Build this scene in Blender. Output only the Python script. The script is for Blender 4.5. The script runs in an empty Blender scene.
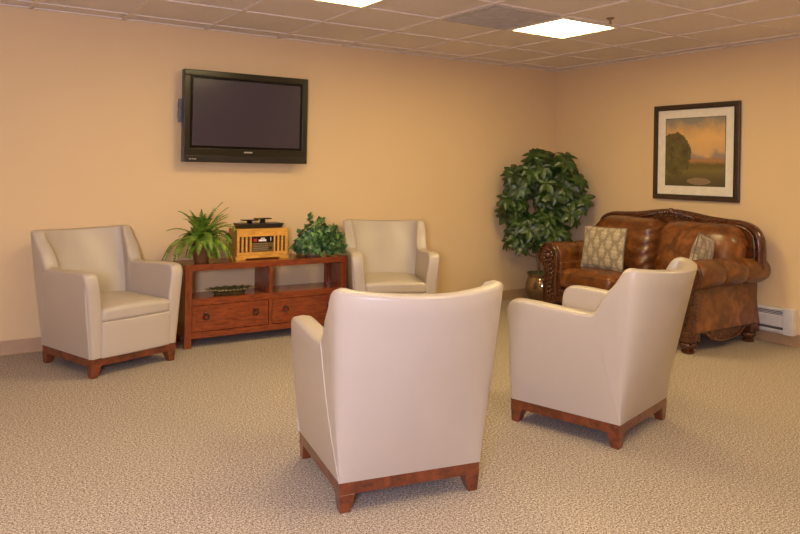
import bpy, bmesh, math, random
from mathutils import Vector, Matrix, noise

# ------------------------------------------------------------------ camera
PI = math.pi
sc = bpy.context.scene
col = sc.collection
F_PX, YAW, ROLL, H = 725.19, 0.996, 0.0172, 1.317
fw = Vector((math.cos(YAW), math.sin(YAW), 0))
r0 = Vector((math.sin(YAW), -math.cos(YAW), 0)); u0 = r0.cross(fw)
R2 = math.cos(ROLL) * r0 + math.sin(ROLL) * u0
U2 = R2.cross(fw)
cam = bpy.data.cameras.new('camera'); cam_o = bpy.data.objects.new('camera', cam); col.objects.link(cam_o)
cam.sensor_width = 36; cam.lens = F_PX * 36 / 800; cam.shift_y = -98.56 / 800
m = Matrix.Identity(4)
for i in range(3):
    m[i][0] = R2[i]; m[i][1] = U2[i]; m[i][2] = -fw[i]
m[0][3], m[1][3], m[2][3] = -5.5985, -5.6075, H
cam_o.matrix_world = m
sc.camera = cam_o

# ------------------------------------------------------------------ light and exposure
w = bpy.data.worlds.new('world'); sc.world = w; w.use_nodes = True
w.node_tree.nodes['Background'].inputs[0].default_value = (1, .93, .85, 1)
w.node_tree.nodes['Background'].inputs[1].default_value = 0.0
TROFFER = 24.5                      # emission of the ceiling panels
TROFFER_COL = (1.0, .78, .35)
def area(name, loc, target, size, size_y, power, color):
    l = bpy.data.lights.new(name, 'AREA'); l.shape = 'RECTANGLE'; l.size = size; l.size_y = size_y
    l.energy = power; l.color = color
    o = bpy.data.objects.new(name, l); col.objects.link(o); o.location = loc
    o.rotation_euler = (Vector(target) - Vector(loc)).to_track_quat('-Z', 'Y').to_euler()
    return o
area('camera_flash', (-6.25, -5.9, 1.45), (-4.1, -1.0, .1), .6, .6, 93, (.95, .94, 1.28))
sc.view_settings.view_transform = 'Standard'; sc.view_settings.look = 'None'
sc.view_settings.gamma = 1; sc.view_settings.use_curve_mapping = False
sc.view_settings.exposure = 0.2

# ------------------------------------------------------------------ materials
class NT:
    def __init__(s, name):
        s.m = bpy.data.materials.new(name); s.m.use_nodes = True
        s.t = s.m.node_tree; s.b = s.t.nodes['Principled BSDF']
    def n(s, typ, **kw):
        x = s.t.nodes.new(typ)
        for k, v in kw.items():
            if k.startswith('i_'): x.inputs[k[2:].replace('_', ' ')].default_value = v
            else: setattr(x, k, v)
        return x
    def l(s, a, b): s.t.links.new(a, b)
    def put(s, sock, v):
        if isinstance(v, (int, float)): s.b.inputs[sock].default_value = v
        elif isinstance(v, tuple): s.b.inputs[sock].default_value = (*v, 1)
        else: s.l(v, s.b.inputs[sock])
    def co(s, scale=(1, 1, 1), kind='Object'):
        c = s.n('ShaderNodeTexCoord'); mp = s.n('ShaderNodeMapping'); mp.inputs['Scale'].default_value = scale
        s.l(c.outputs[kind], mp.inputs['Vector']); return mp.outputs[0]
    def noise(s, v, scale, detail=3, rough=.5, dist=0):
        x = s.n('ShaderNodeTexNoise'); x.inputs['Scale'].default_value = scale; x.inputs['Detail'].default_value = detail
        x.inputs['Roughness'].default_value = rough; x.inputs['Distortion'].default_value = dist
        s.l(v, x.inputs['Vector']); return x.outputs['Fac']
    def ramp(s, fac, stops, interp='LINEAR'):
        x = s.n('ShaderNodeValToRGB'); e = x.color_ramp; e.interpolation = interp
        while len(e.elements) < len(stops): e.elements.new(.5)
        for el, (p, c) in zip(e.elements, stops): el.position = p; el.color = (*c, 1)
        s.l(fac, x.inputs[0]); return x.outputs[0]
    def math(s, op, a, b=None, c=None, clamp=False):
        x = s.n('ShaderNodeMath', operation=op, use_clamp=clamp)
        for i, v in enumerate((a, b, c)):
            if v is None: continue
            if isinstance(v, (int, float)): x.inputs[i].default_value = v
            else: s.l(v, x.inputs[i])
        return x.outputs[0]
    def mix(s, fac, a, b):
        x = s.n('ShaderNodeMix', data_type='RGBA')
        for i, v in ((0, fac), (6, a), (7, b)):
            if isinstance(v, (int, float)): x.inputs[i].default_value = v
            elif isinstance(v, tuple): x.inputs[i].default_value = (*v, 1)
            else: s.l(v, x.inputs[i])
        return x.outputs[2]
    def bump(s, h, strength=.3, dist=.002):
        x = s.n('ShaderNodeBump'); x.inputs['Strength'].default_value = strength; x.inputs['Distance'].default_value = dist
        s.l(h, x.inputs['Height']); s.l(x.outputs[0], s.b.inputs['Normal'])

def plain(name, c, rough=.5, metal=0, spec=.5, var=.06, scale=20, coat=0):
    t = NT(name); v = t.co()
    f = t.noise(v, scale, 3)
    t.put('Base Color', t.ramp(f, [(.3, tuple(x * (1 - var) for x in c)), (.7, tuple(min(1, x * (1 + var)) for x in c))]))
    t.put('Roughness', rough); t.put('Metallic', metal); t.put('Specular IOR Level', spec); t.put('Coat Weight', coat)
    return t.m

def mk_wall():
    t = NT('wall_paint'); v = t.co()
    t.put('Base Color', t.ramp(t.noise(v, 1.5, 2), [(.3, (.71, .515, .29)), (.7, (.73, .53, .30))]))
    t.put('Roughness', .75); t.put('Specular IOR Level', .25)
    t.bump(t.noise(v, 160, 3), .12, .001); return t.m
def mk_ceiling():
    t = NT('ceiling_tile'); v = t.co()
    f = t.noise(v, 2.5, 2); g = t.noise(v, 260, 2)
    c = t.ramp(f, [(.3, (.74, .66, .605)), (.7, (.78, .70, .64))])
    t.put('Base Color', t.mix(t.math('GREATER_THAN', g, .64), c, (.55, .48, .42)))
    t.put('Roughness', .95); t.put('Specular IOR Level', .1); t.bump(g, .4, .002); return t.m
def mk_carpet():
    t = NT('carpet'); v = t.co()
    a = t.noise(v, 215, 2, .6); b = t.noise(v, 105, 2, .6); big = t.noise(v, 1.3, 3)
    s_ = t.math('ADD', t.math('MULTIPLY', a, .6), t.math('MULTIPLY', b, .4))
    c = t.ramp(s_, [(.39, (.080, .058, .044)), (.46, (.275, .22, .182)), (.54, (.50, .418, .35)), (.61, (.80, .70, .61))])
    t.put('Base Color', t.mix(t.math('MULTIPLY', big, .22), c, (.315, .255, .205)))
    t.put('Roughness', .95); t.put('Specular IOR Level', .1); t.bump(s_, .8, .006); return t.m
def mk_leather(name, c0, c1, rough=.42, nscale=3, bump=.12, coat=0.0, fine=350, dark=None):
    t = NT(name); v = t.co()
    f = t.noise(v, nscale, 4, .55)
    cc = t.ramp(f, [(.35, c0), (.65, c1)])
    if dark:
        g = t.noise(v, nscale * 2.7, 5, .6, .6)
        cc = t.mix(t.ramp(g, [(.40, (1, 1, 1)), (.66, (0, 0, 0))]), cc, dark)
    t.put('Base Color', cc)
    t.put('Roughness', rough); t.put('Coat Weight', coat); t.put('Coat Roughness', .25)
    wv = t.noise(v, 14, 3, .5, .8)
    h = t.math('ADD', t.math('MULTIPLY', t.noise(v, fine, 2), .25), wv)
    t.bump(h, bump, .006); return t.m
def mk_wood(name, c0, c1, scale=(1, 14, 14), rough=.3, coat=.3, ring=6):
    t = NT(name); v = t.co(scale)
    f = t.noise(v, ring, 5, .6, .6); g = t.noise(t.co(tuple(x * 6 for x in scale)), ring, 2)
    h = t.math('ADD', t.math('MULTIPLY', f, .8), t.math('MULTIPLY', g, .2))
    t.put('Base Color', t.ramp(h, [(.36, c0), (.62, c1)]))
    t.put('Roughness', rough); t.put('Coat Weight', coat); t.put('Coat Roughness', .2); t.bump(h, .08, .001); return t.m
def mk_leaf(name, c0, c1, rough=.45, scale=9):
    t = NT(name); f = t.noise(t.co(), scale, 3, .6)
    t.put('Base Color', t.ramp(f, [(.36, c0), (.64, c1)]))
    t.put('Roughness', rough); t.put('Specular IOR Level', .5)
    t.put('Subsurface Weight', 0.0); return t.m
def mk_emit(name, c, s):
    t = NT(name); t.put('Base Color', (.9, .9, .88)); t.put('Emission Color', c); t.put('Emission Strength', s); return t.m
def mk_damask():
    t = NT('damask'); c = t.n('ShaderNodeTexCoord'); sp = t.n('ShaderNodeSeparateXYZ'); t.l(c.outputs['UV'], sp.inputs[0])
    # mirrored ornament repeated across the cloth
    def mir(o, k, off):
        x = t.math('FRACT', t.math('ADD', t.math('MULTIPLY', o, k * 1.2), off)); return t.math('ABSOLUTE', t.math('SUBTRACT', x, .5))
    x, y = mir(sp.outputs[0], 3.0, 0), t.math('FRACT', t.math('MULTIPLY', sp.outputs[1], 2.4))
    x2 = mir(sp.outputs[0], 3.0, .5); y2 = t.math('FRACT', t.math('ADD', t.math('MULTIPLY', sp.outputs[1], 2.4), .5))
    def motif(x, y):
        d = t.math('SQRT', t.math('ADD', t.math('POWER', t.math('MULTIPLY', x, 1.5), 2), t.math('POWER', t.math('SUBTRACT', y, .5), 2)))
        cb = t.n('ShaderNodeCombineXYZ'); t.l(x, cb.inputs[0]); t.l(y, cb.inputs[1])
        n = t.noise(cb.outputs[0], 9, 2, .5, 1.2)
        petal = t.math('SUBTRACT', t.math('ADD', .30, t.math('MULTIPLY', t.math('SUBTRACT', n, .5), .9)), d)
        ring = t.math('SINE', t.math('MULTIPLY', petal, 42))
        return t.math('MULTIPLY', t.math('GREATER_THAN', petal, 0), t.math('GREATER_THAN', ring, -.2)), n
    a, n1 = motif(x, y); b, n2 = motif(x2, y2)
    bg = t.ramp(t.noise(t.co(kind='Object'), 130, 2), [(.4, (.12, .085, .048)), (.6, (.20, .15, .09))])
    fil = t.math('GREATER_THAN', t.math('SINE', t.math('MULTIPLY', t.math('ADD', n1, n2), 60)), -.05)
    cc = t.mix(fil, bg, (.34, .265, .165))
    mk = t.math('MAXIMUM', a, b)
    t.put('Base Color', t.mix(mk, cc, (.56, .46, .31)))
    t.put('Roughness', .8); t.put('Sheen Weight', .3); t.bump(t.noise(t.co(), 300, 2), .3, .001); return t.m
def mk_painting():
    t = NT('landscape_painting'); c = t.n('ShaderNodeTexCoord'); sp = t.n('ShaderNodeSeparateXYZ'); t.l(c.outputs['UV'], sp.inputs[0])
    x, y = sp.outputs[0], sp.outputs[1]
    n1 = t.noise(c.outputs['UV'], 3.2, 5, .6); n2 = t.noise(c.outputs['UV'], 7, 6, .7)
    yy = t.math('ADD', y, t.math('MULTIPLY', t.math('SUBTRACT', n1, .5), .45))
    sky = t.ramp(yy, [(.42, (.30, .22, .17)), (.50, (.60, .36, .15)), (.70, (.72, .42, .15)), (.84, (.55, .33, .14)), (.97, (.25, .22, .17))])
    gy = t.math('ADD', y, t.math('MULTIPLY', t.math('SUBTRACT', n2, .5), .09))
    grd = t.ramp(gy, [(.0, (.075, .055, .018)), (.10, (.10, .07, .025)), (.22, (.17, .13, .03)), (.31, (.12, .085, .02)), (.37, (.40, .19, .06)), (.41, (.32, .18, .09))])
    base = t.mix(t.math('GREATER_THAN', gy, .405), grd, sky)
    # pond
    px = t.math('DIVIDE', t.math('SUBTRACT', x, .58), .20); py = t.math('DIVIDE', t.math('SUBTRACT', gy, .065), .055)
    pond = t.math('LESS_THAN', t.math('ADD', t.math('MULTIPLY', px, px), t.math('MULTIPLY', py, py)), 1)
    base = t.mix(t.math('MULTIPLY', pond, .45), base, (.42, .28, .16))
    # round tree
    tx = t.math('DIVIDE', t.math('SUBTRACT', x, .17), .27); ty = t.math('DIVIDE', t.math('SUBTRACT', y, .47), .33)
    d = t.math('ADD', t.math('ADD', t.math('MULTIPLY', tx, tx), t.math('MULTIPLY', ty, ty)), t.math('MULTIPLY', t.math('SUBTRACT', n2, .5), 1.3))
    tree = t.math('LESS_THAN', d, 1)
    tc = t.ramp(n2, [(.35, (.055, .045, .012)), (.65, (.155, .115, .03))])
    t.put('Base Color', t.mix(tree, base, tc)); t.put('Roughness', .45); t.put('Coat Weight', .3); t.put('Coat Roughness', .08); return t.m

M = dict(
    wall=mk_wall(), ceiling=mk_ceiling(), carpet=mk_carpet(),
    grid=plain('ceiling_grid_metal', (.74, .64, .55), .5), base=plain('vinyl_base', (.42, .26, .14), .5),
    chair=mk_leather('cream_leather', (.465, .39, .315), (.495, .415, .335), .34, 2, .06),
    chair_wood=mk_wood('cherry_wood', (.085, .018, .006), (.21, .048, .014), (3, 3, 3), .28, .5),
    console=mk_wood('console_wood', (.135, .023, .006), (.270, .054, .012), (2, 12, 12), .27, .4),
    console_v=mk_wood('console_wood_upright', (.135, .023, .006), (.270, .054, .012), (12, 12, 2), .27, .4),
    knob=plain('dark_bronze', (.07, .055, .045), .35, .9),
    oak=mk_wood('golden_oak', (.50, .22, .03), (.74, .38, .065), (3, 14, 14), .4, .2),
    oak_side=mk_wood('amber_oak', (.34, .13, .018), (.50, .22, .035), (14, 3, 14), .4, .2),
    black=plain('black_plastic', (.016, .012, .010), .35), blackgloss=plain('black_gloss', (.006, .005, .005), .12),
    recess=plain('dark_recess', (.05, .022, .006), .7),
    brownplate=plain('bronze_faceplate', (.17, .11, .035), .35, .4), red=plain('red_enamel', (.45, .02, .015), .4),
    white=plain('white_print', (.75, .72, .68), .5), silver=plain('silver_print', (.55, .52, .48), .35, .5),
    bezel=plain('bronze_black_bezel', (.016, .012, .006), .28), screen=plain('plasma_screen', (.045, .034, .050), .22, 0, .6, .02),
    metal=plain('grey_steel', (.12, .12, .125), .45, .5),
    frame=mk_wood('dark_walnut_frame', (.018, .008, .004), (.055, .024, .012), (8, 8, 8), .3, .3),
    mat=plain('mat_board', (.76, .68, .55), .8), painting=mk_painting(), dgreen=plain('dark_green_bevel', (.06, .07, .045), .6),
    sofa=mk_leather('brown_leather', (.16, .050, .010), (.27, .090, .019), .27, 3.2, .30, .25, dark=(.105, .032, .007)),
    sofa_wood=mk_wood('carved_mahogany', (.034, .010, .005), (.115, .034, .011), (6, 6, 6), .25, .5),
    damask=mk_damask(), piping=plain('pillow_piping', (.16, .13, .085), .8),
    leaf_big=mk_leaf('ficus_leaf', (.009, .026, .005), (.052, .10, .017), .36),
    leaf_fern=mk_leaf('fern_leaf', (.035, .095, .006), (.24, .37, .03), .5, 22),
    leaf_ivy=mk_leaf('ivy_leaf', (.022, .07, .022), (.13, .26, .07), .36, 30),
    bark=plain('bark', (.16, .095, .05), .8, 0, .3, .35, 30), moss=plain('moss', (.09, .10, .04), .9, 0, .2, .4, 60),
    fern_pot=plain('brown_clay', (.17, .070, .020), .45, 0, .5, .3, 15),
    ivy_pot=plain('tan_ceramic', (.34, .25, .14), .4, 0, .5, .2, 20),
    ficus_pot=plain('mirror_bronze', (.30, .21, .12), .12, .85, .5, .35, 6),
    dish=plain('gilt_olive_dish', (.17, .155, .06), .3, .55, .5, .45, 40), dish_rim=plain('gilt_rim', (.55, .47, .25), .3, .7),
    heater=plain('white_enamel', (.62, .59, .56), .4), heater_dark=plain('heater_slot', (.10, .085, .075), .6),
    lamp=mk_emit('troffer_diffuser', TROFFER_COL, TROFFER), lampframe=plain('troffer_frame', (.75, .66, .55), .5),
    vent=plain('vent_grey', (.50, .45, .41), .7, 0, .3, .12, 12), brass=plain('sprinkler_brass', (.30, .22, .13), .35, .8),
)

# ------------------------------------------------------------------ mesh helpers
def obj(name, bm, mat, parent=None, smooth=40):
    bmesh.ops.recalc_face_normals(bm, faces=bm.faces[:])
    me = bpy.data.meshes.new(name); bm.to_mesh(me); bm.free()
    me.materials.append(M[mat] if isinstance(mat, str) else mat)
    if smooth:
        for p in me.polygons: p.use_smooth = True
        me.set_sharp_from_angle(angle=math.radians(smooth))
    o = bpy.data.objects.new(name, me); col.objects.link(o)
    if 0 < smooth <= 40: o.modifiers.new('weighted', 'WEIGHTED_NORMAL').keep_sharp = True
    if parent: o.parent = parent
    return o
def thing(name, label, cat, loc=(0, 0, 0), rz=0, group=None):
    o = bpy.data.objects.new(name, None); col.objects.link(o); o.location = loc; o.rotation_euler = (0, 0, rz)
    o.empty_display_size = .1; return tag(o, label, cat, group)
def tag(o, label, cat, group=None):
    o['label'] = label; o['category'] = cat
    if group: o['group'] = group
    return o
def struct(o): o['kind'] = 'structure'; return o
def B(): return bmesh.new()
def rbox(bm, c, s, r=.004, n=2, seg=1, fn=None, uv=False):
    """box with rounded edges: centre c, full size s, radius r, n steps per rounding, seg steps per flat side"""
    h = [x / 2 for x in s]; r = min(r, *(x * .999 for x in h))
    def axis(hh):
        a = [-hh + r * i / n for i in range(n)]; L = 2 * (hh - r)
        mid = [-hh + r + L * i / seg for i in range(seg + 1)] if L > 1e-6 else [0]
        return a + mid + [-x for x in reversed(a)]
    A = [axis(x) for x in h]; vs = {}
    def V(i, j, k):
        key = (i, j, k)
        if key not in vs:
            p = Vector((A[0][i], A[1][j], A[2][k]))
            q = Vector([max(-(h[t] - r), min(h[t] - r, p[t])) for t in range(3)])
            d = p - q
            if d.length > 1e-9:
                # spread the steps evenly over the arc
                d = Vector([math.tan(min(abs(x) / r, 1) * PI / 4) * r * (1 if x > 0 else -1) for x in d])
                p = q + d.normalized() * r
            if fn: p = fn(p)
            vs[key] = bm.verts.new(p + Vector(c))
        return vs[key]
    N = [len(a) - 1 for a in A]
    for ax in range(3):
        b, c_ = [(1, 2), (2, 0), (0, 1)][ax]
        for side in (0, N[ax]):
            for i in range(N[b]):
                for j in range(N[c_]):
                    ids = []
                    for di, dj in ((0, 0), (1, 0), (1, 1), (0, 1)):
                        t = [0, 0, 0]; t[ax] = side; t[b] = i + di; t[c_] = j + dj; ids.append(V(*t))
                    try: bm.faces.new(ids)
                    except ValueError: pass
    return bm
def bx(bm, x0, x1, y0, y1, z0, z1, r=.003, n=1, **k):
    return rbox(bm, ((x0 + x1) / 2, (y0 + y1) / 2, (z0 + z1) / 2), (abs(x1 - x0), abs(y1 - y0), abs(z1 - z0)), r, n, **k)
def lathe(bm, prof, c=(0, 0, 0), seg=24, axis='z', fn=None):
    rows = []
    for r, z in prof:
        row = []
        for i in range(seg):
            a = 2 * PI * i / seg; rr = r if not fn else fn(r, z, a)
            p = (rr * math.cos(a), rr * math.sin(a), z)
            if axis == 'y': p = (p[0], p[2], p[1])
            if axis == 'x': p = (p[2], p[0], p[1])
            row.append(bm.verts.new(Vector(p) + Vector(c)))
        rows.append(row)
    for a, b in zip(rows, rows[1:]):
        for i in range(seg): bm.faces.new((a[i], a[(i + 1) % seg], b[(i + 1) % seg], b[i]))
    for row, rz in ((rows[0], prof[0]), (rows[-1], prof[-1])):
        if rz[0] > 1e-5: bm.faces.new(row)
        else: bmesh.ops.remove_doubles(bm, verts=row, dist=1e-4)
    return bm
def tube(bm, pts, rad, seg=8, closed=False, squash=None):
    """sweep a circle along pts; rad float or list; squash=(vector, factor)"""
    pts = [Vector(p) for p in pts]; n = len(pts); rows = []; prev = None
    for i, p in enumerate(pts):
        if closed: t = (pts[(i + 1) % n] - pts[i - 1]).normalized()
        else: t = (pts[min(i + 1, n - 1)] - pts[max(i - 1, 0)]).normalized()
        if prev is None: a = t.orthogonal().normalized()
        else: a = (prev - t * prev.dot(t)).normalized()
        prev = a; b = t.cross(a); rr = rad[i] if isinstance(rad, (list, tuple)) else rad
        row = []
        for k in range(seg):
            an = 2 * PI * k / seg; d = (a * math.cos(an) + b * math.sin(an)) * rr
            if squash: ax = Vector(squash[0]); d += ax * (d.dot(ax)) * (squash[1] - 1)
            row.append(bm.verts.new(p + d))
        rows.append(row)
    pairs = list(zip(rows, rows[1:])) + ([(rows[-1], rows[0])] if closed else [])
    for a, b in pairs:
        for i in range(seg): bm.faces.new((a[i], a[(i + 1) % seg], b[(i + 1) % seg], b[i]))
    if not closed: bm.faces.new(rows[0]); bm.faces.new(rows[-1])
    return bm
def prism(bm, poly, axis, a0, a1):
    """poly: 2-D outline in the other two axes, extruded along axis from a0 to a1"""
    def P(u, v, w_):
        return {'x': (w_, u, v), 'y': (u, w_, v), 'z': (u, v, w_)}[axis]
    lo = [bm.verts.new(P(u, v, a0)) for u, v in poly]; hi = [bm.verts.new(P(u, v, a1)) for u, v in poly]
    n = len(poly)
    f1 = bm.faces.new(lo); f2 = bm.faces.new(hi)
    for i in range(n): bm.faces.new((lo[i], lo[(i + 1) % n], hi[(i + 1) % n], hi[i]))
    f1.normal_update(); f2.normal_update(); bmesh.ops.triangulate(bm, faces=[f1, f2]); return bm
def quad(bm, a, b, c, d): return bm.faces.new([bm.verts.new(Vector(p)) for p in (a, b, c, d)])
def uvquad(name, a, b, c, d, mat, parent, n_thick=None):
    bm = B(); uv = bm.loops.layers.uv.new('UVMap'); f = quad(bm, a, b, c, d)
    for lp, t in zip(f.loops, ((0, 0), (1, 0), (1, 1), (0, 1))): lp[uv].uv = t
    me = bpy.data.meshes.new(name); bm.to_mesh(me); bm.free(); me.materials.append(M[mat])
    o = bpy.data.objects.new(name, me); col.objects.link(o); o.parent = parent; return o
def ball(bm, c, r, s=(1, 1, 1), u=10, v=7):
    mt = Matrix.Translation(c) @ Matrix.Diagonal((s[0], s[1], s[2], 1))
    bmesh.ops.create_uvsphere(bm, u_segments=u, v_segments=v, radius=r, matrix=mt); return bm
def spline(P, n=6):
    """Catmull-Rom through tuples"""
    out = []; P = [Vector(p) for p in P]
    for i in range(len(P) - 1):
        p0, p1, p2, p3 = P[max(i - 1, 0)], P[i], P[i + 1], P[min(i + 2, len(P) - 1)]
        for k in range(n):
            t = k / n
            out.append(.5 * ((2 * p1) + (p2 - p0) * t + (2 * p0 - 5 * p1 + 4 * p2 - p3) * t * t + (3 * p1 - p0 - 3 * p2 + p3) * t ** 3))
    out.append(P[-1]); return out
def dup(root, loc, rz, label, group=None):
    r = root.copy(); col.objects.link(r); r.location = loc; r.rotation_euler = (0, 0, rz); r['label'] = label
    for ch in list(root.children):
        c = ch.copy(); col.objects.link(c); c.parent = r
        for g in list(ch.children):
            d = g.copy(); col.objects.link(d); d.parent = c
    return r

# ------------------------------------------------------------------ the room
CZ = 2.38; X0, Y0 = -8.6, -9.0
struct(obj('floor', bx(B(), X0, 0, Y0, 0, -.1, 0, 0.001), 'carpet', None, 0))
struct(obj('ceiling', bx(B(), X0, 0, Y0, 0, CZ + .005, CZ + .12, .001), 'ceiling', None, 0))
struct(obj('wall_back', bx(B(), X0 - .1, .1, 0, .1, -.1, CZ + .12, .001), 'wall', None, 0))
struct(obj('wall_right', bx(B(), 0, .1, Y0 - .1, 0, -.1, CZ + .12, .001), 'wall', None, 0))
struct(obj('wall_left', bx(B(), X0 - .1, X0, Y0 - .1, 0, -.1, CZ + .12, .001), 'wall', None, 0))
struct(obj('wall_front', bx(B(), X0, 0, Y0 - .1, Y0, -.1, CZ + .12, .001), 'wall', None, 0))
def baseb(name, a, b):
    bm = B(); a, b = Vector(a), Vector(b); d = (b - a).normalized(); nrm = Vector((d.y, -d.x, 0))
    if nrm.dot(Vector((X0 / 2, Y0 / 2, 0)) - a) < 0: nrm = -nrm
    prof = [(0, 0), (.016, 0), (.013, .004), (.007, .012), (.006, .085), (.003, .095), (0, .096)]
    A_ = [bm.verts.new(a + nrm * u + Vector((0, 0, v))) for u, v in prof]
    B_ = [bm.verts.new(b + nrm * u + Vector((0, 0, v))) for u, v in prof]
    for i in range(len(prof) - 1): bm.faces.new((A_[i], A_[i + 1], B_[i + 1], B_[i]))
    struct(obj(name, bm, 'base'))
baseb('baseboard_back', (X0, 0, 0), (0, 0, 0)); baseb('baseboard_right', (0, 0, 0), (0, Y0, 0))
baseb('baseboard_left', (X0, 0, 0), (X0, Y0, 0)); baseb('baseboard_front', (X0, Y0, 0), (0, Y0, 0))
# suspended grid
GX, GY, T = -5.031, .396, .61
bm = B()
gxs = [GX + i * T for i in range(-5, 9)]; gys = [GY - j * T for j in range(1, 16)]
for x in gxs:
    if X0 < x < -.02: bx(bm, x - .012, x + .012, Y0 + .002, -.002, CZ - .004, CZ + .011, .001)
for y in gys:
    if Y0 < y < -.02: bx(bm, X0 + .002, -.002, y - .012, y + .012, CZ - .0035, CZ + .0105, .001)
bx(bm, X0 + .002, -.002, -.022, -.002, CZ - .004, CZ + .011, .001); bx(bm, -.022, -.002, Y0 + .002, -.024, CZ - .004, CZ + .011, .001)
struct(obj('trim_1', bm, 'grid'))

# troffers
def make_troffer(label):
    t = thing('ceiling_light', label, 'ceiling light', group='square ceiling light panels')
    f = B()
    for (a, b, c, d) in ((-.285, .285, .262, .285), (-.285, .285, -.285, -.262), (-.285, -.262, -.262, .262), (.262, .285, -.262, .262)):
        bx(f, a, b, c, d, -.012, .010, .002)
    obj('frame', f, 'lampframe', t)
    obj('diffuser', bx(B(), -.262, .262, -.262, .262, -.003, .004, .001), 'lamp', t)
    return t
CAND = 'square lit ceiling panel added out of the picture to light the room'
tro = make_troffer('square lit ceiling panel nearest the corner, beside the grey air grille')
first = True
for i, j in ((5, 3), (2, 3), (2, 7), (7, 7), (-2, 5), (-2, 11), (2, 11)):
    if True:
        x, y = GX + (i + .5) * T, GY - (j + .5) * T
        if (i, j) == (5, 3): tro.location = (x, y, CZ)
        elif (i, j) == (2, 3): dup(tro, (x, y, CZ), 0, 'square lit ceiling panel cut off by the top edge of the picture')
        else:
            dup(tro, (x, y, CZ), 0, CAND)  # invented panels outside the view, added for their warm light on walls and carpet
# air grille
t = thing('air_grille', 'grey perforated return air grille in the ceiling beside the light panel', 'vent', (GX + 4.5 * T, GY - 3.5 * T, CZ))
f = B()
for (a, b, c, d) in ((-.29, .29, .265, .29), (-.29, .29, -.29, -.265), (-.29, -.265, -.265, .265), (.265, .29, -.265, .265)):
    bx(f, a, b, c, d, -.010, .010, .002)
obj('frame', f, 'vent', t)
g = B()
for k in range(22):
    y = -.262 + k * .02495; bx(g, -.265, .265, y - .006, y + .006, -.006, .000, .001)
bx(g, -.265, .265, -.265, .265, .001, .006, .001)
obj('louver_panel', g, 'vent', t)
# sprinkler
t = thing('fire_sprinkler', 'small brass fire sprinkler head under the ceiling beside the light panel', 'sprinkler', (-1.655, -2.17, CZ))
obj('escutcheon', lathe(B(), [(.0, .010), (.038, .010), (.036, .0), (.024, -.008), (.0, -.010)], seg=20), 'brass', t)
s = lathe(B(), [(.010, -.008), (.010, -.030), (.006, -.032), (.006, -.050), (.004, -.052)], seg=10)
tube(s, [(-.010, 0, -.028), (-.014, 0, -.042), (-.004, 0, -.056)], .0025, 6); tube(s, [(.010, 0, -.028), (.014, 0, -.042), (.004, 0, -.056)], .0025, 6)
lathe(s, [(.0, -.055), (.018, -.056), (.018, -.059), (.0, -.060)], seg=14)
obj('sprinkler_head', s, 'brass', t); t.scale = (.75, .75, .6)

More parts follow.
